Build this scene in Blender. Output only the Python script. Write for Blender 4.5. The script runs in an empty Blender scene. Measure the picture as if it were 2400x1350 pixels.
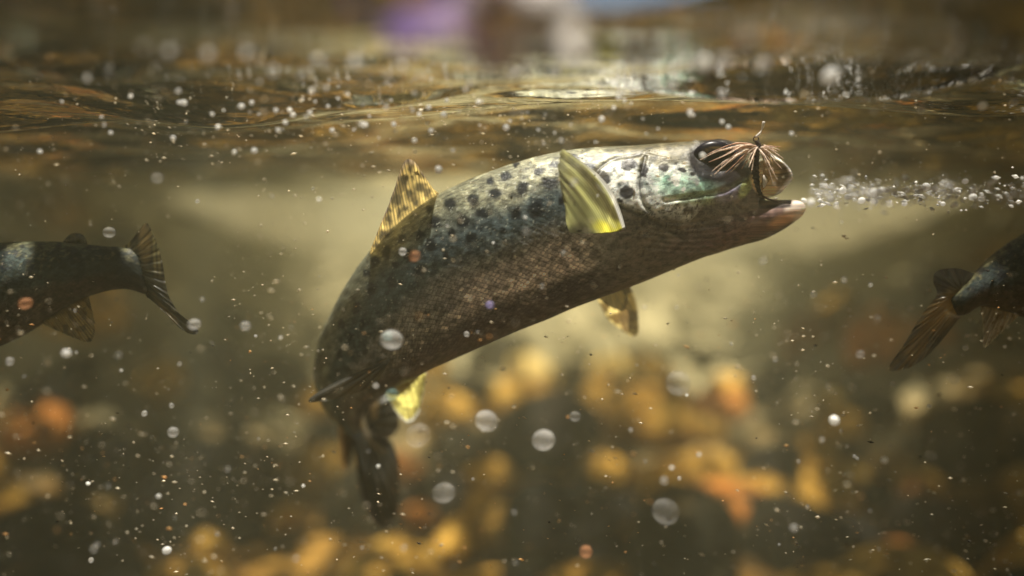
import bpy, bmesh, math, random
import numpy as np
from mathutils import Vector
R = math.radians
random.seed(7); 
scene = bpy.context.scene
COL = scene.collection

# ------------------------------------------------------------------ camera, sun, sky, exposure
PITCH = R(6.1)          # the camera looks slightly down
FPX = 2000.0            # focal length in pixels of the 2400 px wide frame
SURF = 0.062            # height of the water surface above the lens
SUN = Vector((0.05, 0.09, 1.0)).normalized()
cam_d = bpy.data.cameras.new('camera'); cam = bpy.data.objects.new('camera', cam_d); COL.objects.link(cam)
cam.location = (0, 0, 0); cam.rotation_euler = (math.pi/2 - PITCH, 0, 0)
cam_d.sensor_width = 36; cam_d.lens = 30; cam_d.clip_start = 0.01; cam_d.clip_end = 200
cam_d.dof.use_dof = True; cam_d.dof.focus_distance = 0.568; cam_d.dof.aperture_fstop = 1.4
scene.camera = cam
w = bpy.data.worlds.new('World'); scene.world = w; w.use_nodes = True
wn = w.node_tree; bg = wn.nodes['Background']; sky = wn.nodes.new('ShaderNodeTexSky')
sky.sky_type = 'NISHITA'; sky.sun_disc = False
sky.sun_elevation = math.asin(SUN.z); sky.sun_rotation = math.atan2(SUN.x, SUN.y)
wn.links.new(sky.outputs[0], bg.inputs[0]); bg.inputs[1].default_value = 0.05
sd = bpy.data.lights.new('sun', 'SUN'); so = bpy.data.objects.new('sun', sd); COL.objects.link(so)
sd.energy = 5.0; sd.angle = R(0.5); sd.color = (1.0, 0.95, 0.86)
so.rotation_euler = SUN.to_track_quat('Z', 'Y').to_euler(); so.location = (0, 0, 3)
scene.view_settings.view_transform = 'Standard'; scene.view_settings.look = 'None'
scene.view_settings.exposure = 2.48; scene.view_settings.gamma = 1.0
scene.render.engine = 'CYCLES'
cy = scene.cycles
cy.use_denoising = True; cy.max_bounces = 10; cy.volume_bounces = 1; cy.transparent_max_bounces = 24
cy.transmission_bounces = 6; cy.glossy_bounces = 5; cy.caustics_reflective = False; cy.caustics_refractive = False
cy.sample_clamp_indirect = 6; cy.sample_clamp_direct = 0

# ------------------------------------------------------------------ pixel <-> place
CP, SP = math.cos(PITCH), math.sin(PITCH)
def P(px, py, D):
    """point at distance D along the view axis (arrays or floats) -> world xyz"""
    px = np.asarray(px, float); py = np.asarray(py, float); D = np.asarray(D, float)
    cx = (px-1200)/FPX*D; cz = (675-py)/FPX*D
    px, py, D = np.broadcast_arrays(px, py, D)
    return np.stack([cx+0*D, D*CP + cz*SP, -D*SP + cz*CP], -1)
def unP(v):
    x, y, z = v[..., 0], v[..., 1], v[..., 2]
    D = y*CP - z*SP; cz = y*SP + z*CP
    return 1200 + x/D*FPX, 675 - cz/D*FPX, D

# ------------------------------------------------------------------ helpers
def mesh(name, verts, faces, mat=None, parent=None, smooth=True, cols=None, vecs=None):
    me = bpy.data.meshes.new(name)
    me.from_pydata([tuple(map(float, v)) for v in verts], [], [tuple(map(int, f)) for f in faces])
    me.polygons.foreach_set('use_smooth', [smooth]*len(me.polygons))
    attrs(me, cols, vecs)
    o = bpy.data.objects.new(name, me); COL.objects.link(o)
    if mat: me.materials.append(mat)
    if parent: o.parent = parent
    return o
def attrs(me, cols=None, vecs=None):
    if cols is not None:
        a = me.attributes.new('Col', 'FLOAT_COLOR', 'POINT')
        c = np.ones((len(me.vertices), 4)); c[:, :cols.shape[1]] = cols
        a.data.foreach_set('color', c.ravel().astype(np.float32))
    if vecs is not None:
        a = me.attributes.new('st', 'FLOAT_VECTOR', 'POINT')
        a.data.foreach_set('vector', np.asarray(vecs, np.float32).ravel())
def grid_faces(n, m, wrap=False):
    i = np.arange(n-1)[:, None]; j = np.arange(m if wrap else m-1)[None, :]; j2 = (j+1) % m
    return np.stack([i*m+j, (i+1)*m+j, (i+1)*m+j2, i*m+j2], -1).reshape(-1, 4)
def thing(name, label, cat, loc=(0, 0, 0), group=None):
    o = bpy.data.objects.new(name, None); COL.objects.link(o); o.location = loc
    o.empty_display_size = 0.02
    o['label'] = label; o['category'] = cat
    if group: o['group'] = group
    return o
def tag(o, label=None, cat=None, group=None, kind=None):
    for k, v in (('label', label), ('category', cat), ('group', group), ('kind', kind)):
        if v: o[k] = v
    return o
def sm(x, a, b):
    t = np.clip((x-a)/(b-a), 0, 1); return t*t*(3-2*t)
def vnoise(x, y, seed=0):
    """smooth value noise on arrays, 0..1"""
    r = np.random.default_rng(seed).random((256, 256))
    xi = np.floor(x).astype(int); yi = np.floor(y).astype(int); fx = x-xi; fy = y-yi
    fx = fx*fx*(3-2*fx); fy = fy*fy*(3-2*fy)
    g = lambda a, b: r[a % 256, b % 256]
    return (g(xi, yi)*(1-fx)+g(xi+1, yi)*fx)*(1-fy)+(g(xi, yi+1)*(1-fx)+g(xi+1, yi+1)*fx)*fy
def fbm(x, y, seed=0, o=4):
    s = 0; a = .5
    for k in range(o): s = s + a*vnoise(x*2**k+13.7*k, y*2**k+7.1*k, seed+k); a *= .5
    return s/(1-.5**o)
class NT:
    def __init__(self, name):
        self.m = bpy.data.materials.new(name); self.m.use_nodes = True; self.t = self.m.node_tree; self.t.nodes.clear()
        self.out = self.n('OutputMaterial')
    def n(self, typ, props=None, **ins):
        nd = self.t.nodes.new('ShaderNode'+typ)
        for k, v in (props or {}).items(): setattr(nd, k, v)
        for k, v in ins.items():
            key = int(k[1:]) if k[0] == 'i' and k[1:].isdigit() else k.replace('_', ' ')
            s = nd.inputs[key]
            if isinstance(v, bpy.types.NodeSocket): self.t.links.new(v, s)
            elif isinstance(v, tuple) and len(v) == 3 and s.type == 'RGBA': s.default_value = (*v, 1)
            else: s.default_value = v
        return nd
    def math(self, op, a, b=0.5, c=None):
        kw = dict(i0=a, i1=b)
        if c is not None: kw['i2'] = c
        return self.n('Math', dict(operation=op), **kw).outputs[0]
    def mixc(self, f, a, b, mode='MIX'):
        nd = self.n('Mix', dict(data_type='RGBA', blend_type=mode)); 
        for k, v in ((0, f), (6, a), (7, b)):
            s = nd.inputs[k]
            if isinstance(v, bpy.types.NodeSocket): self.t.links.new(v, s)
            else: s.default_value = (*v, 1) if isinstance(v, tuple) else v
        return nd.outputs[2]
    def ramp(self, f, stops):
        nd = self.n('ValToRGB', None, i0=f); e = nd.color_ramp.elements
        while len(e) < len(stops): e.new(0.5)
        for k, (p, c) in enumerate(stops): e[k].position = p; e[k].color = (*c, 1) if len(c) == 3 else c
        return nd.outputs[0]
    def attr(self, name): return self.n('Attribute', dict(attribute_name=name))
    def surf(self, s): self.t.links.new(s, self.out.inputs[0]); return self.m

# ------------------------------------------------------------------ materials
def m_bed():
    t = NT('bed_gravel'); tc = t.n('TexCoord').outputs['Object']; sp = t.n('SeparateXYZ', None, i0=tc)
    nz = t.n('TexNoise', None, Vector=tc, Scale=4.5, Detail=6.0, Roughness=.62).outputs[0]
    gr = t.ramp(nz, [(.32, (.004, .004, .003)), (.44, (.012, .009, .004)), (.54, (.15, .075, .014)), (.68, (.50, .27, .05))])
    n2 = t.n('TexNoise', None, Vector=tc, Scale=2.2, Detail=5.0, Roughness=.6).outputs[0]
    sa = t.ramp(n2, [(.33, (.13, .105, .045)), (.62, (.66, .56, .28))])  # pale far sand colour stands in for the glow of the murk
    k = t.math('MULTIPLY_ADD', n2, 1.6, t.math('MULTIPLY_ADD', sp.outputs[1], 1.0, -3.3))
    f = t.ramp(t.math('MULTIPLY_ADD', k, .55, .5), [(.30, (0, 0, 0)), (.75, (1, 1, 1))])
    c = t.mixc(f, gr, sa)
    bp = t.n('Bump', None, Height=nz, Strength=.6, Distance=.02).outputs[0]
    b = t.n('BsdfPrincipled', None, Base_Color=c, Roughness=.85, Normal=bp); b.inputs['Specular IOR Level'].default_value = .08
    return t.surf(b.outputs[0])
def m_water():
    t = NT('water_surface')
    tc = t.n('TexCoord').outputs['Object']
    mp = t.n('Mapping', None, Vector=tc, Scale=(20, 70, 38)).outputs[0]
    nz = t.n('TexNoise', None, Vector=mp, Scale=1.0, Detail=3.0, Roughness=0.5)
    bp = t.n('Bump', None, Height=nz.outputs[0], Strength=0.40, Distance=0.003).outputs[0]
    gl = t.n('BsdfGlossy', dict(distribution='GGX'), Color=(.93, .93, .92), Roughness=0.02, Normal=bp).outputs[0]
    # net of bright caustic lines painted into the surface tint that filters the sun
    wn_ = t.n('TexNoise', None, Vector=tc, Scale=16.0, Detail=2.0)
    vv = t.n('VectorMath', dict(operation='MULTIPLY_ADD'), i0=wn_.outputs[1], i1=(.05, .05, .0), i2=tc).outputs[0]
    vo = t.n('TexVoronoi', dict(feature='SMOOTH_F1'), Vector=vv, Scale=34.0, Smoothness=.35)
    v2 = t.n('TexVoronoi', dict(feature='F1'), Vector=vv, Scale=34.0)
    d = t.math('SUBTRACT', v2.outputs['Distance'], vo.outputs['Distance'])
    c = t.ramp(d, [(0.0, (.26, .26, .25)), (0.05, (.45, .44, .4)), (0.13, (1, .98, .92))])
    big = t.n('TexNoise', None, Vector=t.n('Mapping', None, Vector=tc, Scale=(11, 1.1, 1)).outputs[0], Scale=1.0, Detail=2.0).outputs[0]  # broad streaks in the surface tint, painted to cast light shafts
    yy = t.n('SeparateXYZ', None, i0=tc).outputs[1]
    calm_or_shaft = t.n('MapRange', dict(interpolation_type='SMOOTHSTEP'), Value=yy, i1=.72, i2=1.05).outputs[0]  # fades in the painted shaft tint beyond the fish
    c = t.mixc(1.0, c, t.mixc(calm_or_shaft, (1, 1, 1), t.ramp(big, [(.42, (.12, .12, .12)), (.54, (1, 1, 1))])), 'MULTIPLY')
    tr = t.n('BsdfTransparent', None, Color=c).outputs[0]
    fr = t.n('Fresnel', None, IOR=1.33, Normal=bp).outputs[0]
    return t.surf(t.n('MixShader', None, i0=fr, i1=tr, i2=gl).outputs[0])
def m_haze():
    t = NT('river_water')
    v = t.n('VolumePrincipled', None, Color=(.77, .76, .50), Density=HAZE, Anisotropy=.35)
    v.inputs['Absorption Color'].default_value = (.42, .36, .20, 1)
    t.t.links.new(v.outputs[0], t.out.inputs['Volume']); return t.m
def m_skin(name, gain=1.0, rough=.36, spec=.32, sss=.22):
    t = NT(name)
    c = t.attr('Col').outputs['Color']; st = t.attr('st').outputs['Vector']
    vo = t.n('TexVoronoi', dict(feature='F1'), Vector=st, Scale=1.0, Randomness=.22)
    ve = t.n('TexVoronoi', dict(feature='DISTANCE_TO_EDGE'), Vector=st, Scale=1.0, Randomness=.22)
    amt = t.attr('Col').outputs['Alpha']
    edge = t.ramp(ve.outputs['Distance'], [(0.0, (0, 0, 0)), (0.16, (1, 1, 1))])
    ed = t.mixc(amt, (1, 1, 1), t.mixc(edge, (.42, .40, .41), (1.2, 1.18, 1.15)))
    n1 = t.n('TexNoise', None, Vector=st, Scale=.55, Detail=6.0, Roughness=.75).outputs[0]
    mot = t.ramp(n1, [(.36, (.35, .35, .37)), (.62, (1.6, 1.58, 1.5))])
    cell = t.ramp(t.n('SeparateXYZ', None, i0=vo.outputs['Color']).outputs[0], [(.0, (.62, .62, .64)), (.7, (1.05, 1.05, 1.05)), (.93, (1.3, 1.3, 1.28)), (1, (2.3, 2.25, 2.1))])  # shine varying from scale to scale, put into the colour
    ed = t.mixc(amt, ed, t.mixc(1.0, ed, cell, 'MULTIPLY'))
    ca = t.mixc(1.0, t.mixc(1.0, c, ed, 'MULTIPLY'), mot, 'MULTIPLY')
    h = t.math('MULTIPLY_ADD', vo.outputs['Distance'], t.math('MULTIPLY', amt, -.9), t.math('MULTIPLY', n1, .6))
    bp = t.n('Bump', None, Height=h, Strength=.55, Distance=.0011).outputs[0]
    b = t.n('BsdfPrincipled', None, Base_Color=ca, Roughness=rough, Metallic=.08, Normal=bp)
    b.inputs['Specular IOR Level'].default_value = spec
    b.inputs['Subsurface Weight'].default_value = sss; b.inputs['Subsurface Radius'].default_value = (1.0, .55, .35); b.inputs['Subsurface Scale'].default_value = .007
    return t.surf(b.outputs[0])
def m_fin(name, alpha=.12, rays=60.0, dark=.45):
    t = NT(name)
    c = t.attr('Col').outputs['Color']; st = t.attr('st').outputs['Vector']
    sx = t.n('SeparateXYZ', None, i0=st)
    wob = t.n('TexNoise', None, Vector=st, Scale=3.0, Detail=2.0).outputs[0]
    s = t.math('SINE', t.math('MULTIPLY', t.math('MULTIPLY_ADD', wob, .02, sx.outputs[0]), rays*6.283))
    g = t.ramp(t.math('MULTIPLY_ADD', s, .5, .5), [(.0, (dark,)*3), (.6, (1.15, 1.15, 1.1))])
    mot = t.ramp(t.n('TexNoise', None, Vector=st, Scale=9.0, Detail=5.0).outputs[0], [(.3, (.6, .6, .6)), (.7, (1.25, 1.25, 1.25))])
    ca = t.mixc(1.0, t.mixc(1.0, c, g, 'MULTIPLY'), mot, 'MULTIPLY')
    bp = t.n('Bump', None, Height=s, Strength=.25, Distance=.0004).outputs[0]
    df = t.n('BsdfDiffuse', None, Color=ca, Normal=bp).outputs[0]
    tl = t.n('BsdfTranslucent', None, Color=ca, Normal=bp).outputs[0]
    gs = t.n('BsdfGlossy', None, Color=(.9, .9, .85), Roughness=.3, Normal=bp).outputs[0]
    a = t.n('MixShader', None, i0=.72, i1=df, i2=tl).outputs[0]
    a = t.n('MixShader', None, i0=.07, i1=a, i2=gs).outputs[0]
    tp = t.n('BsdfTransparent', None, Color=(1, .97, .88)).outputs[0]
    al = t.math('SUBTRACT', 1.0, t.attr('Col').outputs['Alpha'])
    return t.surf(t.n('MixShader', None, i0=al, i1=a, i2=tp).outputs[0])
def m_plain(name, col, rough=.6, metal=0, spec=.4, trans=0, scale=300):
    t = NT(name)
    tc = t.n('TexCoord').outputs['Object']
    nz = t.n('TexNoise', None, Vector=tc, Scale=float(scale), Detail=4.0).outputs[0]
    k = t.ramp(nz, [(.3, (.55, .55, .55)), (.7, (1.3, 1.3, 1.3))])
    ca = t.mixc(1.0, col, k, 'MULTIPLY')
    b = t.n('BsdfPrincipled', None, Base_Color=ca, Roughness=rough, Metallic=metal)
    b.inputs['Specular IOR Level'].default_value = spec
    s = b.outputs[0]
    if trans: s = t.n('MixShader', None, i0=trans, i1=s, i2=t.n('BsdfTranslucent', None, Color=ca).outputs[0]).outputs[0]
    return t.surf(s)
def m_bubble(name, body, rim, col=(.9, .88, .85)):
    t = NT(name)
    lw = t.n('LayerWeight', None, Blend=.35).outputs['Facing']
    f = t.ramp(lw, [(0.0, (body,)*3), (.62, (body*1.15,)*3), (.86, (rim,)*3), (1.0, (rim*.5,)*3)])
    tc = t.n('TexCoord').outputs['Object']
    nz = t.n('TexNoise', None, Vector=tc, Scale=700.0, Detail=3.0).outputs[0]
    f = t.math('MULTIPLY', f, t.math('MULTIPLY_ADD', nz, .7, .65))
    a = t.n('MixShader', None, i0=.5, i1=t.n('BsdfDiffuse', None, Color=col).outputs[0], i2=t.n('BsdfTranslucent', None, Color=col).outputs[0]).outputs[0]
    a = t.n('MixShader', None, i0=.03, i1=a, i2=t.n('BsdfGlossy', None, Color=col, Roughness=.5).outputs[0]).outputs[0]
    return t.surf(t.n('MixShader', None, i0=f, i1=t.n('BsdfTransparent').outputs[0], i2=a).outputs[0])
def m_rock(name, stops, scale=9.0):
    t = NT(name)
    tc = t.n('TexCoord').outputs['Object']
    oi = t.n('ObjectInfo')
    off = t.n('VectorMath', dict(operation='SCALE'), i0=oi.outputs['Location']); off.inputs[3].default_value = 3.0
    v = t.n('VectorMath', dict(operation='ADD'), i0=tc, i1=off.outputs[0]).outputs[0]
    nz = t.n('TexNoise', None, Vector=v, Scale=float(scale), Detail=6.0, Roughness=.6).outputs[0]
    c = t.ramp(nz, stops)
    rr = t.math('MULTIPLY_ADD', oi.outputs['Random'], .7, .6)
    c = t.mixc(1.0, c, t.n('CombineXYZ', None, i0=rr, i1=rr, i2=rr).outputs[0], 'MULTIPLY')
    bp = t.n('Bump', None, Height=nz, Strength=.6, Distance=.02).outputs[0]
    b = t.n('BsdfPrincipled', None, Base_Color=c, Roughness=.8, Normal=bp); b.inputs['Specular IOR Level'].default_value = .08
    return t.surf(b.outputs[0])
HAZE = 0.125

# ------------------------------------------------------------------ the setting: water, river bed, banks
def build_setting():
    # water surface, seen from below: rows spread with distance, dense inside the view
    ny, nx = 640, 420
    ys = np.concatenate([np.linspace(-3.0, 0.04, 40, endpoint=False), np.geomspace(0.04, 24.0, ny-40)])
    u = np.linspace(-1, 1, nx); um = u*.62 + 0.38*u**7*4.0
    W = np.where(ys > 0, .55*ys+.55, .35+.5*np.abs(ys))
    X = um[None, :]*W[:, None]*1.15; Y = np.repeat(ys[:, None], nx, 1)
    Z = np.zeros_like(X)
    rg = np.random.default_rng(5)
    for k in range(70):
        lam = .028*(14 ** rg.random()); ang = rg.normal(math.pi/2, .55)
        kx, ky = math.cos(ang)*2*math.pi/lam*.5, math.sin(ang)*2*math.pi/lam
        amp = .0046*lam**.95*(1.6 if .07 < lam < .25 else 1)
        Z += amp*np.sin(kx*X+ky*Y+rg.random()*6.28)*(.3+1.4*vnoise(X*6+k, Y*9, 40+k))
    far = sm(Y, .42, .85)
    for k in range(16):
        lam = .14*(4.5 ** rg.random()); ang = rg.normal(math.pi/2, .30)
        Z += .0080*lam*np.sin(math.cos(ang)*2*math.pi/lam*.7*X+math.sin(ang)*2*math.pi/lam*Y+rg.random()*6.28)*(.2+1.6*vnoise(X*2.3+k, Y*1.6, 60+k))*far
    mid = sm(Y, .38, .58)*(1-sm(Y, 1.6, 2.8))
    for k in range(22):
        lam = .045*(3.2 ** rg.random()); ang = rg.normal(math.pi/2, .22)
        Z += .0070*lam*np.sin(math.cos(ang)*2*math.pi/lam*.6*X+math.sin(ang)*2*math.pi/lam*Y+rg.random()*6.28)*(.1+1.8*vnoise(X*4+k, Y*3, 160+k))*mid
    # a standing swell above the dorsal fin, as in the photograph, and calmer water over the head
    Z += -.0065*np.exp(-(((X+.19)/.10)**2+((Y-.50)/.06)**2)) - .004*np.exp(-(((X-.12)/.09)**2+((Y-.40)/.04)**2))
    Z += -.006*np.exp(-(((X+.26)/.10)**2+((Y-.36)/.05)**2))
    calm_or_shaft = np.exp(-(((X-.10)/.20)**2+((Y-.62)/.08)**2))
    Z *= (1-.75*calm_or_shaft)
    v = np.stack([X, Y, Z+SURF+.006*calm_or_shaft], -1).reshape(-1, 3)
    f = grid_faces(ny, nx)
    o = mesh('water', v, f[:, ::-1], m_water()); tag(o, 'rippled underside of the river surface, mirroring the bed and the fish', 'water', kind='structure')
    # make sure normals point up
    if o.data.polygons[0].normal.z < 0: o.data.flip_normals()
    # the bed
    n = 300
    xs = np.linspace(-1, 1, n); xs = 11*np.sign(xs)*np.abs(xs)**1.5; yy = np.concatenate([np.linspace(-3, 6, 200, endpoint=False), np.linspace(6, 24, n-200)]); X, Y = np.meshgrid(xs, yy)
    Z = bed_z(X, Y)
    o = mesh('riverbed', np.stack([X, Y, Z], -1).reshape(-1, 3), grid_faces(n, n),
             m_bed())
    if o.data.polygons[0].normal.z < 0: o.data.flip_normals()
    tag(o, 'blurred ochre and brown river bed under the fish', 'riverbed', kind='structure')
    # the hazy water itself
    bm = bmesh.new(); bmesh.ops.create_cube(bm, size=1)
    for q in bm.verts: q.co = (q.co.x*23, 10.5+q.co.y*28, -.72+q.co.z*1.68)
    me = bpy.data.meshes.new('haze'); bm.to_mesh(me); bm.free(); me.materials.append(m_haze())
    o = bpy.data.objects.new('haze', me); COL.objects.link(o)
    tag(o, 'murky olive river water full of suspended silt', 'haze', kind='stuff')
def bed_z(X, Y):
    z = -.74 + .14*(fbm(X*1.5+5, Y*1.5+3, 3, 4)-.5)
    z = z + 1.1*sm(Y, 15, 20) + .18*sm(X, .5, 1.6)*sm(Y, .8, 2.0)*(1-sm(Y, 3, 5)) + .95*sm(X-.34*Y, -.35, 1.4+.1*Y)*sm(Y, 1.8, 4) + .95*sm(-X-.25*Y, -.2, 1.2+.1*Y)*sm(Y, 1.6, 3.5)  # side banks added to wall off the glow and darken both sides
    return z
_rock_cache = {}
def rock_mesh(seed):
    if seed in _rock_cache: return _rock_cache[seed]
    bm = bmesh.new(); bmesh.ops.create_icosphere(bm, subdivisions=4, radius=1)
    rg = random.Random(seed); fr = [(Vector((rg.gauss(0, 1), rg.gauss(0, 1), rg.gauss(0, 1))).normalized(), rg.uniform(.75, 1.0)) for _ in range(11)]
    from mathutils import noise
    for q in bm.verts:
        d = q.co.normalized(); r = 1.0
        for nrm, dist in fr:
            c = d.dot(nrm)
            if c > .2: r = min(r, dist/c*.98+.02)
        r = r*.9+.1
        r *= 1+.13*noise.noise(d*1.7+Vector((seed, 0, 0)))+.05*noise.noise(d*5)
        q.co = d*r; q.co.z *= .72
    me = bpy.data.meshes.new('river_stone'); bm.to_mesh(me); bm.free()
    me.polygons.foreach_set('use_smooth', [True]*len(me.polygons))
    _rock_cache[seed] = me; return me
def stone(x, y, r, m, label, group, seed=None, sink=.25, zoff=0, sq=1):
    seed = random.randrange(6) if seed is None else seed
    me = rock_mesh(seed)
    key = me.name+m.name
    if key not in _rock_cache:
        c = me.copy(); c.name = 'river_stone'; c.materials.append(m); _rock_cache[key] = c
    o = bpy.data.objects.new('river_stone', _rock_cache[key]); COL.objects.link(o)
    z = float(bed_z(np.array(x), np.array(y)))
    o.location = (x, y, z + r*.72*(1-sink) + zoff - r*.2)
    o.scale = (r*random.uniform(.85, 1.2), r*random.uniform(.8, 1.1), r*random.uniform(.85, 1.25)*sq)
    o.rotation_euler = (random.uniform(-.3, .3), random.uniform(-.3, .3), random.uniform(0, 6.28))
    tag(o, label, 'stone', group); return o
def ground_at(px, py):
    """walk the view ray down to the bed"""
    for D in np.arange(.9, 7, .01):
        p = P(px, py, D)
        if p[2] <= float(bed_z(np.array(p[0]), np.array(p[1]))): return p, D
    return p, D
def build_stones():
    ochre = m_rock('ochre_algae', [(.30, (.02, .010, .003)), (.46, (.34, .17, .022)), (.68, (.80, .48, .09))], 2.0)
    rust = m_rock('rust_stone', [(.28, (.06, .022, .004)), (.5, (.42, .15, .025)), (.75, (.66, .28, .06))], 2.0)
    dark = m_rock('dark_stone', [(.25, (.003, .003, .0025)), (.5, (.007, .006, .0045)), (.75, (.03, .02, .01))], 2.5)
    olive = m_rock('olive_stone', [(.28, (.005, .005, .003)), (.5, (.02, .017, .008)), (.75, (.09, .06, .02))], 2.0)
    pale = m_rock('pale_stone', [(.28, (.20, .11, .02)), (.48, (.74, .50, .13)), (.7, (.92, .70, .26))], 2.0)
    key = [  # photo column, row, radius px, material, label
        (1962, 940, 34, pale, 'round pale cream stone, topmost of the heap at the lower right'),
        (2032, 972, 32, ochre, 'small ochre stone just beside the round pale cream stone'),
        (2178, 985, 44, ochre, 'round ochre stone alone above the dark gap at the right'),
        (1975, 1010, 60, ochre, 'ochre stone above the black hollow at the lower right'),
        (1983, 1070, 46, dark, 'black hollow-looking stone amid the golden heap'),
        (1852, 1110, 44, pale, 'tall bright yellow stone left of the black one'),
        (1745, 1092, 30, ochre, 'small amber stone left of the tall bright yellow stone'),
        (1945, 1170, 38, rust, 'orange rust stone below the black one'),
        (1905, 1090, 70, ochre, 'broad amber stone between the yellow stone and the black one'),
        (1800, 1170, 70, ochre, 'broad amber stone below the tall yellow stone'),
        (2190, 1065, 32, ochre, 'upright amber stone at the right of the heap'),
        (2258, 1080, 38, ochre, 'yellowish stone next to the upright amber stone at the right'),
        (2378, 1070, 42, rust, 'rusty stone cut by the right edge of the view'),
        (2150, 1165, 60, rust, 'dull rust stone in the dark lower right'),
        (2105, 1320, 62, rust, 'orange stone at the very bottom right of the view'),
        (2090, 1278, 34, rust, 'curved orange stone resting on the bottom orange one'),
        (2365, 1140, 36, olive, 'flat olive stone near the right edge'),
        (1655, 1105, 55, pale, 'bright yellow stone at the left end of the golden heap'),
        (1660, 1190, 60, ochre, 'golden stone beneath the bright yellow one at the left end of the heap'),
        (1560, 1150, 65, ochre, 'golden stone in the middle, left of the golden heap'),
        (1430, 1110, 60, ochre, 'amber stone below the middle of the big trout'),
        (1440, 880, 60, pale, 'faint far pale stone under the head of the big trout'),
        (1240, 890, 75, pale, 'faint far sandy stone under the belly of the big trout'),
        (1100, 920, 70, olive, 'faint far sandy stone right of the anal fin'),
        (985, 1205, 44, rust, 'orange stone right of the tail fin of the big trout'),
        (1170, 1230, 75, ochre, 'golden stone at the bottom, right of the orange one'),
        (1150, 1130, 60, ochre, 'golden stone above the bottom golden one'),
        (1085, 1050, 70, olive, 'olive stone right of the tail fin of the big trout'),
        (1280, 1010, 120, dark, 'wide dark greenish stone under the belly of the big trout'),
        (1370, 1250, 90, dark, 'dark stone at the bottom centre'),
        (740, 1100, 85, ochre, 'amber stone left of the tail fin of the big trout'),
        (650, 1210, 60, ochre, 'amber stone at the lower left of the tail fin'),
        (640, 880, 80, olive, 'sandy stone behind the left flank of the big trout'),
        (380, 890, 60, ochre, 'small brownish gold stone under the left trout'),
        (480, 1290, 55, ochre, 'dim golden stone at the bottom left'),
        (230, 1120, 40, olive, 'dim olive stone in the dark lower left'),
        (300, 1090, 40, ochre, 'dim amber stone in the dark lower left'),
        (90, 1010, 80, rust, 'dull brown stone near the left edge'),
    ]
    for px, py, r, m, lab in key:
        p, D = ground_at(px, py + r*.75)
        rr = r/FPX*D
        c = P(px, py, D)
        o = stone(p[0], p[1], rr, m, lab, 'stones lying on the river bed')
        o.location = tuple(c)
        # let tall perches rest on the bed: the stone is deepened down to it
        gap = c[2] - float(bed_z(np.array(c[0]), np.array(c[1]))) - rr*.7
        if gap > 0: o.scale.z += gap*.6/1.0; o.location.z -= gap*.5
    mats = [ochre, olive, dark, ochre, dark, ochre, rust, olive]
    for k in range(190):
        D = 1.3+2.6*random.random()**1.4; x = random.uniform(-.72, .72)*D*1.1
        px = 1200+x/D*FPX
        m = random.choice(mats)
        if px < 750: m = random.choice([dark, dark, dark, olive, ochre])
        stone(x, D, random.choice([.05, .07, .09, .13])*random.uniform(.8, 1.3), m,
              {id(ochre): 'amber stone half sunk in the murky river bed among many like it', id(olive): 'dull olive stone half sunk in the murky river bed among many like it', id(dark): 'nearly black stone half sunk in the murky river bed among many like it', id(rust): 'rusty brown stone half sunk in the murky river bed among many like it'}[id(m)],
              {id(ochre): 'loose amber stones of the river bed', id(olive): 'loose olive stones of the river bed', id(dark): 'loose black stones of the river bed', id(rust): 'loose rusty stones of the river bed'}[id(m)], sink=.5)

build_setting()
build_stones()

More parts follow.
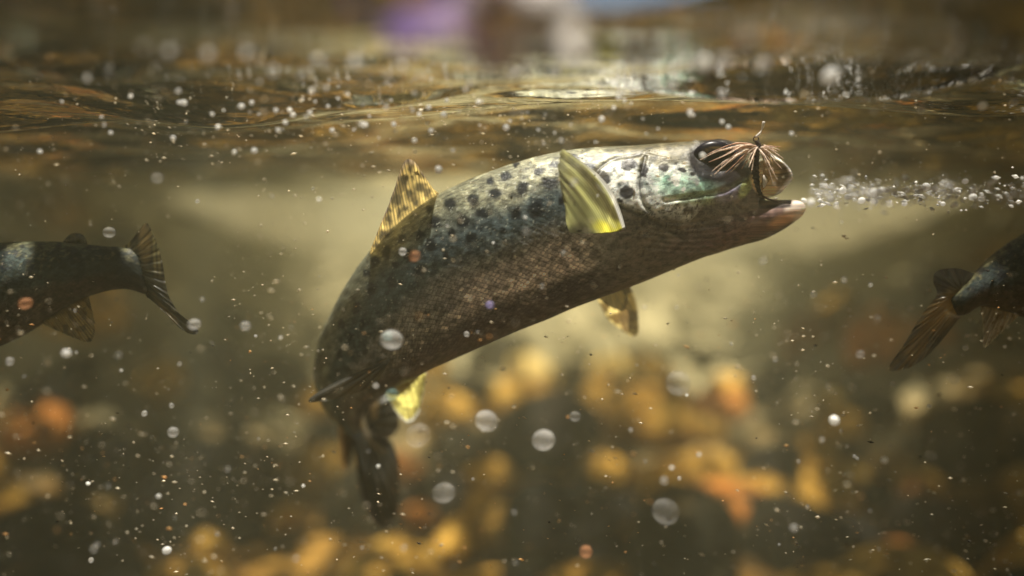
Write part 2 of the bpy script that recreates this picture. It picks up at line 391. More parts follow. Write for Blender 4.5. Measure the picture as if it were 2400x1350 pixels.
# ------------------------------------------------------------------ unseen leafy trees added so their shade darkens the water at both sides
def tree(name_label, trunk_xy, edge, n, x_lim, seed):
    root = thing('added_shade_tree', name_label, 'tree', (trunk_xy[0], trunk_xy[1], -.5), 'trees leaning over the river')
    rg = np.random.default_rng(seed)
    V = []; F = []
    def tube(pts, r0, r1, k=7):
        b = len(V); pts = [Vector(p) for p in pts]
        for i, p in enumerate(pts):
            d = (pts[min(i+1, len(pts)-1)]-pts[max(i-1, 0)]).normalized(); a = d.orthogonal().normalized(); c = d.cross(a)
            r = r0+(r1-r0)*i/(len(pts)-1)
            for j in range(k):
                t = j/k*6.283; V.append(tuple(p+a*math.cos(t)*r+c*math.sin(t)*r))
        for i in range(len(pts)-1):
            for j in range(k): F.append((b+i*k+j, b+(i+1)*k+j, b+(i+1)*k+(j+1) % k, b+i*k+(j+1) % k))
    tx, ty = trunk_xy; sx = 1 if tx < 0 else -1
    top = (sx*.5, 0, 1.6)
    tube([(0, 0, -.3), (sx*.08, 0, .5), (sx*.25, .05, 1.1), top], .12, .06)
    for k in range(9):
        yy = -1.6+k*.75; tube([top, (sx*1.0, yy*.5, 1.65+rg.random()*.2), (sx*(1.8), yy, 1.45), (sx*(2.4+.1*k), yy*1.2, 1.35)], .04, .008)
    mesh('trunk', V, F, M['bark'], root)
    L = []; G = []
    m_ = n*6; x = rg.uniform(*x_lim, m_); y = -2.0+14.0*rg.random(m_)**1.15; e = np.array([edge(v) for v in y]); dist = (e-x)*sx
    hole = vnoise(x*5., y*5., 77); pr = .5*(np.tanh(dist/np.where(y > 2.0, .34, .10))+1)*(.25+1.0*(hole > .30))
    band = (y > 1.05) & (y < 2.0) & (np.abs(x-.35) < 1.0) & (vnoise(x*7., y*4., 78) > .33)  # extra strip of leaves added to shade the water behind the fish
    pr = np.maximum(pr, band*.30); idx = np.nonzero(rg.random(m_) < pr)[0][:n]
    Q = __import__('mathutils').Quaternion
    for i in idx:
        p = Vector((x[i]-tx, y[i]-ty, rg.uniform(1.15, 1.9))); s = rg.uniform(.035, .075)*(1 if y[i] < 3 else 1.7)
        nrm = Vector((rg.normal(0, .5), rg.normal(0, .5), 1)).normalized(); a = nrm.orthogonal().normalized()
        a.rotate(Q(nrm, rg.random()*6.28)); bb = nrm.cross(a); q = len(L)
        for ca, cb in ((-1, 0), (-.2, .42), (.6, .34), (1.15, 0), (.6, -.34), (-.2, -.42)): L.append(tuple(p+a*s*ca+bb*s*cb+nrm*(-.1*s*abs(ca))))
        G.append(tuple(range(q, q+6)))
    mesh('crown', L, G, M['leaf'], root, smooth=False)
M = {}
M['bark'] = m_plain('bark', (.09, .06, .04), .9, scale=30)
M['leaf'] = m_plain('leaf', (.05, .085, .02), .6, scale=12, trans=.3)
tree('leafy tree leaning over the river from the side of the tail', (-3.4, 1.5), lambda y: (max(-.30*y-.14, -1.2) if y < 2.5 else max(-.27*y, -2.6)) if y > .30 else 3.0, 32000, (-3.4, 1.0), 1)
tree('leafy tree leaning over the river from the side of the head', (3.8, 1.5), lambda y: (.44*y+.15 if y < 2.6 else min(.33*y+.14, 3.0)) if y > .30 else 3.0, 20000, (.2, 3.6), 2)

# ------------------------------------------------------------------ trout
def catmull(rows, k):
    """smooth interpolation of station rows"""
    a = np.array(rows, float); n = len(a); t = np.linspace(0, n-1, k); i = np.clip(t.astype(int), 0, n-2); f = (t-i)[:, None]
    p0 = a[np.clip(i-1, 0, n-1)]; p1 = a[i]; p2 = a[i+1]; p3 = a[np.clip(i+2, 0, n-1)]
    return .5*((2*p1)+(-p0+p2)*f+(2*p0-5*p1+4*p2-p3)*f*f+(-p0+3*p1-3*p2+p3)*f**3)
def loft(st, k=120, m=72, pw=1.0):
    """st rows: ax, ay (dorsal), bx, by (ventral), D, half thickness"""
    S = catmull(st, k)
    th = np.linspace(0, 2*math.pi, m, endpoint=False); c, s = np.cos(th), np.sin(th)
    cc = np.sign(c)*np.abs(c)**pw; ss = np.sign(s)*np.abs(s)**pw
    mx, my = (S[:, 0]+S[:, 2])/2, (S[:, 1]+S[:, 3])/2; hx, hy = (S[:, 0]-S[:, 2])/2, (S[:, 1]-S[:, 3])/2
    D = S[:, 4:5]-S[:, 5:6]*ss[None]
    # an even cross-section: the silhouette point keeps its place on the photograph, perspective aside
    px = mx[:, None]+hx[:, None]*cc[None]; py = my[:, None]+hy[:, None]*cc[None]
    k0 = S[:, 4:5]
    C = P(1200+(px-1200)*k0/D*1.0, 675+(py-675)*k0/D, D) if False else P(px, py, k0)+0
    V = C + (D-k0)[..., None]*np.array([0, CP, -SP])
    V = V.reshape(-1, 3); F = grid_faces(k, m, True).tolist()
    a = len(V); V = np.vstack([V, V[:m].mean(0), V[(k-1)*m:k*m].mean(0)])
    for j in range(m):
        F.append([a, j, (j+1) % m]); F.append([a+1, (k-1)*m+(j+1) % m, (k-1)*m+j])
    return V, F
def fused(name, lofts, voxel, smooth=2):
    V = []; F = []
    for v, f in lofts:
        b = len(V); V += v.tolist(); F += [[i+b for i in q] for q in f]
    me = bpy.data.meshes.new(name); me.from_pydata(V, [], F)
    o = bpy.data.objects.new(name, me); COL.objects.link(o)
    md = o.modifiers.new('r', 'REMESH'); md.mode = 'VOXEL'; md.voxel_size = voxel; md.use_smooth_shade = True
    s2 = o.modifiers.new('s', 'SMOOTH'); s2.iterations = smooth; s2.factor = .5
    dg = bpy.context.evaluated_depsgraph_get(); ev = o.evaluated_get(dg)
    m2 = bpy.data.meshes.new_from_object(ev); m2.name = name
    o.modifiers.clear(); o.data = m2; bpy.data.meshes.remove(me)
    m2.attributes.remove(m2.attributes['Col']) if 'Col' in m2.attributes else None
    return o
def getv(me):
    a = np.empty(len(me.vertices)*3, np.float32); me.vertices.foreach_get('co', a); return a.reshape(-1, 3).astype(float)
def setv(me, v):
    me.vertices.foreach_set('co', v.astype(np.float32).ravel()); me.update()
def spine_coords(px, py, st, k=300):
    S = catmull(st, k); mx, my = (S[:, 0]+S[:, 2])/2, (S[:, 1]+S[:, 3])/2
    ax, ay = S[:, 0]-mx, S[:, 1]-my; hl = np.hypot(ax, ay)
    arc = np.concatenate([[0], np.cumsum(np.hypot(np.diff(mx), np.diff(my)))])
    best = np.full(px.shape, 1e18); s = np.zeros_like(px); q = np.zeros_like(px); hh = np.zeros_like(px)
    for i in range(k):
        # signed position along the dorsal-ventral chord, distance off that chord
        dx, dy = px-mx[i], py-my[i]; u = (dx*ax[i]+dy*ay[i])/hl[i]; off = np.abs(dx*ay[i]-dy*ax[i])/hl[i] + np.maximum(np.abs(u)-hl[i]*1.1, 0)
        b = off < best; best[b] = off[b]; s[b] = arc[i]; q[b] = u[b]/hl[i]; hh[b] = hl[i]
    return s, q, hh
def blot(px, py, cx, cy, rx, ry=None, ang=0, soft=.35):
    ry = ry or rx; c, s_ = math.cos(ang), math.sin(ang); dx, dy = px-cx, py-cy
    d = np.sqrt(((dx*c+dy*s_)/rx)**2+((-dx*s_+dy*c)/ry)**2)
    return 1-sm(d, 1-soft, 1+soft)
def segdist(px, py, pts):
    """distance to a polyline and signed side"""
    best = np.full(px.shape, 1e9)
    pts = catmull(pts, 60)
    for (x0, y0), (x1, y1) in zip(pts[:-1], pts[1:]):
        dx, dy = x1-x0, y1-y0; L = dx*dx+dy*dy; t = np.clip(((px-x0)*dx+(py-y0)*dy)/L, 0, 1)
        best = np.minimum(best, np.hypot(px-x0-t*dx, py-y0-t*dy))
    return best
def inpoly(px, py, poly):
    ins = np.zeros(px.shape, bool); n = len(poly)
    for i in range(n):
        x0, y0 = poly[i]; x1, y1 = poly[(i+1) % n]
        c = ((y0 > py) != (y1 > py)); ins ^= c & (px < (x1-x0)*(py-y0)/((y1-y0) or 1e-9)+x0)
    return ins
def mix(c, a, w):
    w = np.asarray(w)[..., None]; return c*(1-w)+np.array(a)*w

MAIN = [(1758, 345, 1764, 560, .600, .019), (1725, 334, 1724, 576, .600, .023), (1690, 327, 1690, 591, .599, .026), (1640, 330, 1642, 606, .598, .029),
        (1560, 336, 1575, 633, .597, .0315), (1480, 342, 1500, 664, .596, .033), (1400, 346, 1420, 694, .596, .0345), (1330, 353, 1345, 722, .596, .0355),
        (1250, 370, 1280, 750, .596, .036), (1160, 398, 1215, 775, .597, .036), (1080, 430, 1160, 799, .599, .036), (1000, 472, 1105, 823, .602, .035),
        (930, 526, 1055, 846, .607, .034), (870, 586, 1010, 866, .614, .032), (820, 654, 975, 886, .624, .030), (778, 730, 942, 902, .640, .027),
        (748, 800, 912, 918, .660, .023), (737, 870, 885, 935, .684, .018), (746, 928, 862, 955, .710, .0135), (768, 970, 850, 980, .735, .010),
        (798, 1003, 848, 1012, .755, .007), (815, 1030, 852, 1045, .770, .004)]
UPJ = [(1690, 330, 1690, 470, .599, .024), (1740, 338, 1738, 474, .600, .022), (1780, 350, 1778, 468, .600, .020), (1812, 366, 1805, 462, .600, .017),
       (1836, 384, 1826, 455, .600, .0125), (1850, 402, 1842, 440, .600, .008), (1856, 415, 1852, 426, .600, .003)]
LOJ = [(1680, 462, 1685, 592, .599, .024), (1740, 468, 1740, 575, .600, .021), (1790, 470, 1790, 561, .600, .0175), (1830, 469, 1832, 540, .600, .0135),
       (1862, 469, 1862, 520, .600, .009), (1880, 474, 1880, 505, .600, .005), (1888, 483, 1888, 490, .600, .002)]

def diamond(s, g, pitch, near, px, py):
    a = s/pitch*.78+.35*fbm(px/40, py/40, 61, 2); b = g/pitch+.35*fbm(px/40, py/40, 62, 2)
    return np.stack([(a+b)*.75, (a-b)*.75, near*7.0], -1)
def main_trout():
    root = thing('trout', 'big spotted trout leaping across the middle with open mouth at a fly', 'fish', tuple(P(1200, 600, .6)))
    def own(o):
        o.parent = root; o.matrix_parent_inverse.identity(); o.location = -root.location; return o
    o = fused('body', [loft(MAIN, 260, 96), loft(UPJ, 60, 72), loft(LOJ, 60, 72)], .00085, 3)
    me = o.data; v = getv(me); px, py, D = unP(v)
    s, q, hh = spine_coords(px, py, MAIN)
    near = D < np.interp(s, [0, 700, 1100, 1300], [.60, .60, .63, .75])
    nr = np.where(near, 1.0, 0.0)
    # --- relief
    view = np.array([0, -CP, SP])           # towards the lens
    dz = np.zeros_like(px)
    operc = [(1500, 362), (1440, 372), (1398, 402), (1392, 440), (1420, 470), (1470, 492), (1530, 520), (1600, 560)]
    preop = [(1512, 368), (1502, 410), (1500, 445), (1508, 478), (1530, 498)]
    d1 = segdist(px, py, operc); d2 = segdist(px, py, preop)
    plate = inpoly(px, py, [(1400, 402), (1440, 374), (1520, 360), (1620, 380), (1660, 470), (1600, 540), (1530, 515), (1470, 490), (1420, 468), (1394, 440)])
    dz += np.where(plate, .0007*sm(d1, 0, 10), 0) - .0006*np.exp(-(d1/5)**2)
    dz += -.0009*np.exp(-(d2/5)**2) + .0003*np.exp(-((d2-9)/7)**2)
    maxil = [(1560, 470), (1640, 458), (1700, 446), (1740, 424), (1762, 416)]
    dm = segdist(px, py, maxil); dz += -.0014*np.exp(-(dm/5)**2)
    gular = [(1870, 512), (1800, 540), (1700, 570), (1600, 612), (1500, 640)]
    # branchiostegal folds under the cheek
    for k in range(6):
        f = [(1490+k*6, 500+k*16), (1560+k*10, 522+k*13), (1640+k*12, 520+k*12), (1720, 505+k*11)]
        dz += -.0007*np.exp(-(segdist(px, py, f)/4)**2)
    # mouth cavity
    cav = blot(px, py, 1806, 420, 43, 40, .25, .22)*(py < 470-0.0*px)
    dz += -.0075*cav
    dz += .0016*np.exp(-(((np.hypot((px-1806)/43, (py-420)/40))-1.12)/.10)**2)*(px > 1775)
    # eye socket
    eyeD = np.hypot((px-1668)/44, (py-372)/38)
    dz += -.0015*(1-sm(eyeD, .7, 1.3))
    far_eye = (~near)*eyeD
    v = v + view[None]*(dz*nr)[:, None]
    v += view[None]*((.0006*(fbm(px/18, py/18, 8, 3)-.5)*nr)[:, None])
    # brow bump at the top
    # --- colour
    n = fbm(px/60, py/60, 21, 4); n2 = fbm(px/14, py/14, 31, 3)
    back = np.array([.22, .22, .15]); teal = np.array([.085, .115, .125]); flank = np.array([.25, .235, .22]); belly = np.array([.10, .082, .088])
    c = np.broadcast_to(back, v.shape).copy()
    qq = q+.22*(n-.5)
    c = mix(c, teal, 1-sm(qq, .42, .80))
    c = mix(c, flank, 1-sm(qq, -.12, .25))
    c = mix(c, (.58, .50, .47), (1-sm(np.abs(qq+.36), .10, .36))*sm(px, 1000, 1150)*(1-sm(px, 1330, 1420)))  # pale flank highlight painted into the colour
    c = mix(c, belly, 1-sm(qq, -.75, -.45))  # shaded underside painted dark into the belly colour
    c = mix(c, (.38, .37, .26), sm(qq+.25*(n2-.5), .45, .75)*sm(px, 1050, 1250)*.8)            # creamy gold sunlight painted on the back
    c = mix(c, (.05, .07, .07), (1-sm(px, 800, 1000))*.35)
    c = c*(.45+1.1*n2[:, None])
    amt = np.clip(sm(px, 820, 980)*(1-sm(px, 1370, 1440)), 0, 1)*(.18+.82*(1-sm(qq, -.35, .35)))*sm(q, -1.0, -.62)
    amt = np.where(px < 900, np.maximum(.4*sm(q, -.9, -.6), amt), amt)
    # head
    head = sm(px, 1380, 1500)
    c = mix(c, (.16, .135, .12), head*(1-sm(qq, .0, .35)))
    c = mix(c, (.22, .13, .12), blot(px, py, 1760, 530, 120, 30, -.4, .5)*.8)
    c = mix(c, (.13, .09, .11), blot(px, py, 1640, 560, 90, 30, -.4, .6)*.6)
    c = mix(c, (.15, .13, .075), head*sm(qq, .50, .80))
    white = plate*sm(d1, 1, 8)*sm(fbm(px/22, py/16, 5, 4), .22, .42)
    white = white*(1-sm(py, 452+(px-1400)*.13, 500+(px-1400)*.16))*sm(py, 372, 395)*(1-sm(px, 1610, 1660))
    c = mix(c, (.90, .93, .90), white*.97)
    grn = blot(px, py, 1600, 440, 75, 32, .15, .5)*sm(fbm(px/16, py/12, 9, 3), .25, .5)
    c = mix(c, (.32, .56, .45), grn*.75)
    c = mix(c, (.30, .36, .12), blot(px, py, 1625, 465, 60, 16, .0, .5)*.4)
    for (a, b, r1, r2, an) in [(1473, 386, 18, 12, -.25), (1412, 418, 17, 14, .3), (1468, 452, 15, 15, 0), (1508, 398, 10, 16, 0), (1556, 393, 11, 8, 0), (1598, 398, 10, 5, .1), (1622, 408, 6, 4, .1), (1584, 384, 4, 3, 0), (1452, 470, 7, 4, .6)]:
        w_ = blot(px+6*(fbm(px/6, py/6, 55, 2)-.5), py+6*(fbm(px/6, py/6, 56, 2)-.5), a, b, r1*1.12, r2*1.15, an, .20); c = mix(c, (.022, .020, .028), w_*.97)
    c = mix(c, (.02, .018, .02), np.exp(-(d1/3.0)**2)*.8*nr); c = mix(c, (.02, .018, .02), np.exp(-(d2/2.6)**2)*.85*nr)
    # speckled lower cheek
    sp = sm(fbm(px/4.2, py/3.2, 91, 2), .64, .74)*blot(px, py, 1600, 510, 150, 48, -.12, .4)
    c = mix(c, (.015, .015, .02), sp*.85)
    c = mix(c, (.10, .085, .04), blot(px, py, 1575, 371, 60, 14, -.05, .6)*.8); c = mix(c, (.07, .06, .04), sm(fbm(px/20, py/12, 141, 3), .48, .6)*blot(px, py, 1390, 388, 60, 26, .1, .5)*.85)
    # body spots
    spots = [(1290, 430, 17, 13), (1185, 412, 13, 11), (1225, 442, 12, 17), (1260, 402, 13, 9), (1160, 455, 15, 12), (1110, 468, 12, 14), (1055, 478, 13, 13), (1130, 500, 14, 10), (1210, 500, 10, 16), (1255, 492, 16, 21),
             (1085, 520, 13, 15), (1020, 520, 12, 14), (1010, 575, 11, 15), (1045, 600, 8, 9), (985, 550, 11, 9), (960, 600, 10, 14), (985, 632, 12, 11), (905, 590, 9, 16), (918, 660, 10, 13), (880, 610, 9, 9), (870, 680, 9, 14), (835, 720, 8, 13),
             (860, 640, 8, 8), (940, 560, 9, 11), (1105, 555, 13, 9), (1060, 545, 8, 10), (1300, 385, 12, 8), (1345, 372, 15, 9), (1380, 388, 14, 8), (1320, 470, 9, 10), (1150, 425, 9, 7), (1005, 490, 8, 9), (905, 545, 7, 11), (800, 760, 6, 12), (820, 790, 6, 9), (795, 830, 6, 11), (1210, 385, 9, 6), (1180, 540, 8, 7), (925, 620, 7, 8), (850, 760, 7, 10)]
    wx = px+9*(fbm(px/9, py/9, 65, 2)-.5); wy = py+9*(fbm(px/9, py/9, 66, 2)-.5)
    for (a, b, r1, r2) in spots: c = mix(c, (.008, .011, .018), blot(wx, wy, a, b, r1*1.12, r2*1.12, 0, .42)*.95)
    # silvery glints of single scales, painted into the colour of the dark flank
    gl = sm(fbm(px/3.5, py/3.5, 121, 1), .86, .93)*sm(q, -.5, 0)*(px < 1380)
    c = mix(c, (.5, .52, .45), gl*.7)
    # eye surround, its shadow painted dark into the skin
    c = mix(c, (.010, .008, .014), (1-sm(np.hypot((px-1678)/66, (py-374)/50), .88, 1.2))*.97)
    # maxilla and mouth
    c = mix(c, (.42, .55, .42), np.exp(-(dm/4)**2)*sm(px, 1630, 1680)*.8)
    c = mix(c, (.05, .04, .045), blot(px, py, 1722, 412, 30, 22, -.3, .4)*.85)
    c = mix(c, (.34, .30, .42), blot(px, py, 1706, 455, 30, 15, -.35, .6)*.75)
    c = mix(c, (1.0, .80, .48), cav)  # lit look of the mouth interior painted into its colour
    c = mix(c, (.50, .28, .09), cav*blot(px, py, 1830, 398, 16, 34, .3, .5)*.6)  # brown shading on its right side, painted too
    c = mix(c, (.45, .50, .20), blot(px, py, 1748, 440, 12, 27, .55, .25)*.9)
    c = mix(c, (.06, .05, .03), (segdist(px, py, [(1734, 460), (1742, 440), (1756, 422)]) < 0)*1.0)
    rim = 1-sm(segdist(px, py, [(1812, 362), (1838, 378), (1856, 408), (1846, 436), (1826, 458)]), 4, 7.5)
    c = mix(c, (.10, .05, .02), (1-rim)*blot(px, py, 1838, 418, 9, 26, .2, .5)*.8)  # painted shade just inside the rim
    c = mix(c, (.95, .90, .84), rim*.97)
    # lower jaw
    lj = blot(px, py, 1870, 492, 30, 26, .0, .3); c = mix(c, (.95, .80, .70), lj*.95)
    c = mix(c, (.62, .34, .20), blot(px, py, 1835, 515, 34, 13, -.5, .5)*.8)
    c = mix(c, (.03, .02, .025), np.clip(np.exp(-(segdist(px, py, [(1790, 462), (1820, 470), (1852, 473)])/6)**2)+np.exp(-(segdist(px, py, [(1800, 484), (1830, 484), (1850, 482)])/4)**2), 0, 1)*.95)
    cols = np.concatenate([np.clip(c, 0, 1), amt[:, None]], 1)
    attrs(me, cols, diamond(s, np.arcsin(np.clip(q, -.999, .999))*hh, 10.0, near, px, py))
    setv(me, v); me.materials.clear(); me.materials.append(M['skin']); own(o)
    # eyes
    for side in (-1, 1):
        cpos = P(1674, 373, .600 + side*.0205); bm = bmesh.new(); bmesh.ops.create_uvsphere(bm, u_segments=40, v_segments=24, radius=1)
        for e in bm.verts: e.co = Vector(tuple(cpos)) + Vector((e.co.x*.0155, e.co.y*.0055, e.co.z*.0122))
        m2 = bpy.data.meshes.new('eye'); bm.to_mesh(m2); bm.free(); m2.polygons.foreach_set('use_smooth', [True]*len(m2.polygons))
        vv = getv(m2); r = np.hypot((vv[:, 0]-cpos[0])/.0155, (vv[:, 2]-cpos[2])/.0122)
        cc = np.zeros((len(vv), 3))+np.array([.004, .003, .009]); cc = mix(cc, (.16, .11, .04), np.exp(-((r-.62)/.05)**2)*.6)  # eyeball near black, the shadow over it put into the colour
        attrs(m2, cc, np.zeros((len(vv), 3))); m2.materials.append(M['eye'])
        e = bpy.data.objects.new('eye', m2); COL.objects.link(e); own(e)
    # fins: root line, outer line (photo positions), distances, colour function
    def F(name, root_l, tip_l, D0, D1, colf, mat, k=70, m=40, bulge=.004, rip=.0006, nrip=14, seed=1, bow=(0, 0)):
        ff = fin(name, root_l, tip_l, D0, D1, colf, mat, k, m, bulge, rip, nrip, seed, bow); own(ff); return ff
    global fin
    def dorsal(u, t, px, py):
        c = np.zeros(px.shape+(4,)); c[..., :3] = (.85, .62, .22); c[..., 3] = .9
        c[..., :3] = mix(c[..., :3], (.12, .08, .035), sm(fbm(px/22, py/22, 19, 3), .50, .64)*.75); c[..., :3] = mix(c[..., :3], (.95, .72, .25), np.exp(-(segdist(px, py, [(962, 400), (980, 440), (1000, 470)])/9)**2)*.7)
        for (a, b, r) in [(962, 395, 12), (945, 425, 11), (985, 440, 12), (958, 455, 9), (930, 470, 12), (975, 475, 9), (1000, 452, 11), (935, 500, 11), (910, 515, 12), (950, 490, 8), (922, 540, 10), (895, 548, 10), (905, 490, 8), (968, 420, 7), (880, 575, 9), (990, 410, 9)]:
            c[..., :3] = mix(c[..., :3], (.035, .025, .02), blot(px+14*(fbm(px/9, py/9, 3, 2)-.5), py+12*(fbm(px/9, py/9, 4, 2)-.5), a, b, r*(.6+.8*((a*7) % 11)/11), r*1.1, 0, .5)*.9)
        c[..., :3] = mix(c[..., :3], (.42, .32, .30), sm(t, .86, .98)*(.6)); return c
    F('dorsal_fin', [(1030, 455), (1000, 478), (960, 510), (920, 545), (885, 580), (868, 600)], [(1015, 442), (990, 405), (966, 374), (945, 384), (918, 460), (890, 530), (868, 585)], [.602, .606], [.572, .580], dorsal, M['fin'])
    def pect(u, t, px, py):
        c = np.zeros(px.shape+(4,)); c[..., :3] = (.50, .50, .20); c[..., 3] = .92
        c[..., :3] = mix(c[..., :3], (.10, .09, .03), blot(px, py, 1350, 470, 18, 60, -.5, .5)*.6)
        c[..., :3] = mix(c[..., :3], (.13, .11, .03), blot(px, py, 1440, 500, 26, 17, .7, .4)*.9)
        c[..., :3] = mix(c[..., :3], (.14, .12, .045), blot(px, py, 1398, 448, 17, 75, -.55, .45)*.85)
        c[..., :3] = mix(c[..., :3], (.95, .88, .10), blot(px, py, 1430, 535, 38, 18, .2, .5)*.95)  # bright yellow caustic patch painted into the fin colour
        c[..., :3] = mix(c[..., :3], (.80, .78, .30), np.exp(-(segdist(px, py, [(1322, 360), (1345, 420), (1375, 465), (1410, 500), (1440, 530)])/7)**2)*.9)  # highlight streak along the rays, painted in
        c[..., :3] = mix(c[..., :3], (.28, .26, .18), sm(t, .55, .98)*.35)
        c[..., :3] = mix(c[..., :3], (.035, .032, .02), (1-sm(t, .30, .90))*(1-sm(u, .25, .75))*.97)  # lower left painted dark, as shade where the fin meets the body
        c[..., :3] = mix(c[..., :3], (.97, .95, .92), sm(u, .90, .96)*(1-sm(t, .55, .95))*.97); return c
    F('pectoral_fin', [(1356, 566), (1388, 570), (1425, 566), (1450, 556), (1467, 538)], [(1326, 490), (1314, 440), (1308, 390), (1313, 356), (1320, 351), (1334, 360)],
      [.572, .563], [.536, .528], pect, M['fin_opaque'], 90, 60, bulge=.004, rip=.0002, nrip=7, bow=(34, -22))
    def pelv(u, t, px, py):
        c = np.zeros(px.shape+(4,)); c[..., :3] = (.95, .74, .28); c[..., 3] = .92
        n = fbm(px/24, py/24, 44, 3); c[..., :3] = mix(c[..., :3], (.22, .14, .045), sm(n, .48, .6))
        c[..., :3] = mix(c[..., :3], (.16, .10, .05), blot(px, py, 1475, 755, 26, 24, 0, .5)*.6)
        c[..., :3] = mix(c[..., :3], (.95, .93, .88), sm(u, .94, .975)*.95); return c
    F('pectoral_fin', [(1398, 690), (1420, 683), (1450, 674), (1476, 668)], [(1402, 704), (1424, 745), (1455, 772), (1482, 787), (1495, 782), (1497, 750), (1490, 705), (1478, 670)],
      [.602, .602], [.675, .668], pelv, M['fin'], nrip=10)
    def anal(u, t, px, py):
        c = np.zeros(px.shape+(4,)); c[..., :3] = (.90, .82, .25); c[..., 3] = .92
        c[..., :3] = mix(c[..., :3], (.12, .08, .02), (1-sm(t, .10, .40))*.85); n = fbm(px/12, py/12, 14, 3)
        c[..., :3] = mix(c[..., :3], (.25, .20, .05), sm(n, .5, .62)*.7); c[..., :3] = mix(c[..., :3], (.95, .93, .85), np.clip(sm(u, .93, .97)+sm(t, .93, .97), 0, 1)*.95); return c
    F('pelvic_fin', [(900, 905), (935, 888), (970, 874), (1000, 862)], [(905, 920), (925, 960), (945, 984), (960, 989), (980, 970), (992, 925), (1000, 872)], [.640, .632], [.690, .680], anal, M['fin'], nrip=9)
    def pel2(u, t, px, py):
        c = np.zeros(px.shape+(4,)); c[..., :3] = (.20, .19, .17); c[..., 3] = 1.0
        c[..., :3] = mix(c[..., :3], (.05, .05, .05), sm(np.sin(u*44), .2, .7)*.8); c[..., :3] = mix(c[..., :3], (.45, .42, .38), (1-sm(u, .0, .10))*.8); return c
    F('pelvic_fin', [(914, 846), (912, 842), (908, 838)], [(900, 876), (868, 907), (815, 928), (770, 938), (731, 942), (728, 934), (755, 912), (800, 890), (850, 872), (890, 846)],
      [.600, .600], [.612, .612], pel2, M['fin_opaque'], 80, 44, bulge=.003, nrip=7)
    def tail(u, t, px, py):
        c = np.zeros(px.shape+(4,)); c[..., :3] = (.022, .017, .014); c[..., 3] = 1.0
        c[..., :3] = mix(c[..., :3], (.30, .17, .06), (1-sm(px, 800, 840))*.8)
        c[..., :3] = mix(c[..., :3], (.45, .36, .24), np.exp(-(segdist(px, py, [(850, 950), (856, 1010), (875, 1040), (900, 1060)])/7)**2)*.8)
        c[..., :3] = mix(c[..., :3], (.60, .42, .20), blot(px, py, 877, 955, 10, 28, 0, .4)*.9); return c  # golden highlight painted on the upper lobe
    F('tail_lobe', [(822, 1020), (838, 1008), (856, 1004), (872, 1012)], [(834, 1060), (840, 1130), (856, 1188), (880, 1226), (904, 1233), (926, 1216), (936, 1150), (934, 1085), (920, 1040), (892, 1014)],
      [.752, .748], [.758, .752], tail, M['fin_opaque'], 90, 50, bulge=.008, rip=.0008, nrip=10)
    F('tail_lobe', [(792, 985), (802, 998), (818, 1012), (828, 1018)], [(795, 1030), (796, 1075), (804, 1101), (813, 1100), (824, 1070), (830, 1030)],
      [.752, .756], [.772, .772], tail, M['fin_opaque'], 50, 40, bulge=.003, rip=.0006, nrip=5)
    F('tail_lobe', [(846, 935), (850, 965), (852, 990), (858, 1015)], [(866, 914), (900, 904), (928, 935), (935, 985), (922, 1022), (884, 1030)],
      [.735, .745], [.742, .750], tail, M['fin_opaque'], 60, 40, bulge=.006, rip=.0008, nrip=7)
    return root
def resample(pts, k):
    p = catmull(pts, 400); d = np.concatenate([[0], np.cumsum(np.hypot(*np.diff(p, axis=0).T))]); t = np.linspace(0, d[-1], k)
    return np.stack([np.interp(t, d, p[:, 0]), np.interp(t, d, p[:, 1])], -1)
def fin(name, root_l, tip_l, D0, D1, colf, mat, k=70, m=40, bulge=.004, rip=.0006, nrip=14, seed=1, bow=(0, 0)):
    """a thin webbed fin: rays run from the root line to the outer line; its last column is the leading edge"""
    a = resample(root_l, k); b = resample(tip_l, k); u = np.linspace(0, 1, k)[None, :]; t = np.linspace(0, 1, m)[:, None]
    ex = 1
    px = a[None, :, 0]*(1-t)+b[None, :, 0]*t; py = a[None, :, 1]*(1-t)+b[None, :, 1]*t
    px = px+bow[0]*np.sin(math.pi*t)*(u-.3); py = py+bow[1]*np.sin(math.pi*t)*(u-.3)
    # frayed outer edge
    fr = (vnoise(np.linspace(0, 1, k)*k/2.5, np.zeros(k)+.5, seed)-.5)[None, :]*.045*t**6
    px = px+fr*(b[None, :, 0]-a[None, :, 0]); py = py+fr*(b[None, :, 1]-a[None, :, 1])
    Da = D0[0]+(D0[1]-D0[0])*u; Db = D1[0]+(D1[1]-D1[0])*u
    D = Da*(1-t)+Db*t - bulge*np.sin(math.pi*t)*np.sin(math.pi*u) + rip*np.sin(u*nrip*6.283+2*t)*sm(t, 0, .3)
    uu = np.broadcast_to(u, px.shape); tt = np.broadcast_to(t, px.shape)
    V = P(px, py, D).reshape(-1, 3); c = colf(uu, tt, px, py).reshape(-1, 4)
    st = np.stack([uu, tt*.12, uu*0], -1).reshape(-1, 3)
    th = .0004*(1-.6*tt).reshape(-1, 1)
    n = len(V); V2 = V+np.array([0, CP, -SP])*th
    # a closed sheet, thick at the root and thin at the edge
    f = grid_faces(m, k); rim = [i for i in range(k)]+[i*k+k-1 for i in range(1, m)]+[(m-1)*k+i for i in range(k-2, -1, -1)]+[i*k for i in range(m-2, 0, -1)]
    Fc = f.tolist()
    return mesh(name, V, Fc, mat, cols=np.clip(c, 0, 1), vecs=st)
M['skin_dull'] = m_skin('trout_skin_matte', rough=.55, spec=.14, sss=0); M['skin'] = m_skin('trout_skin'); M['eye'] = m_skin('trout_eye', rough=.3, spec=.12, sss=0)  # side trout skin is rougher and less glossy
M['fin'] = m_fin('fin_web', rays=26.0); M['fin_opaque'] = m_fin('fin_web_dense', rays=30.0, dark=.72)
big = main_trout()

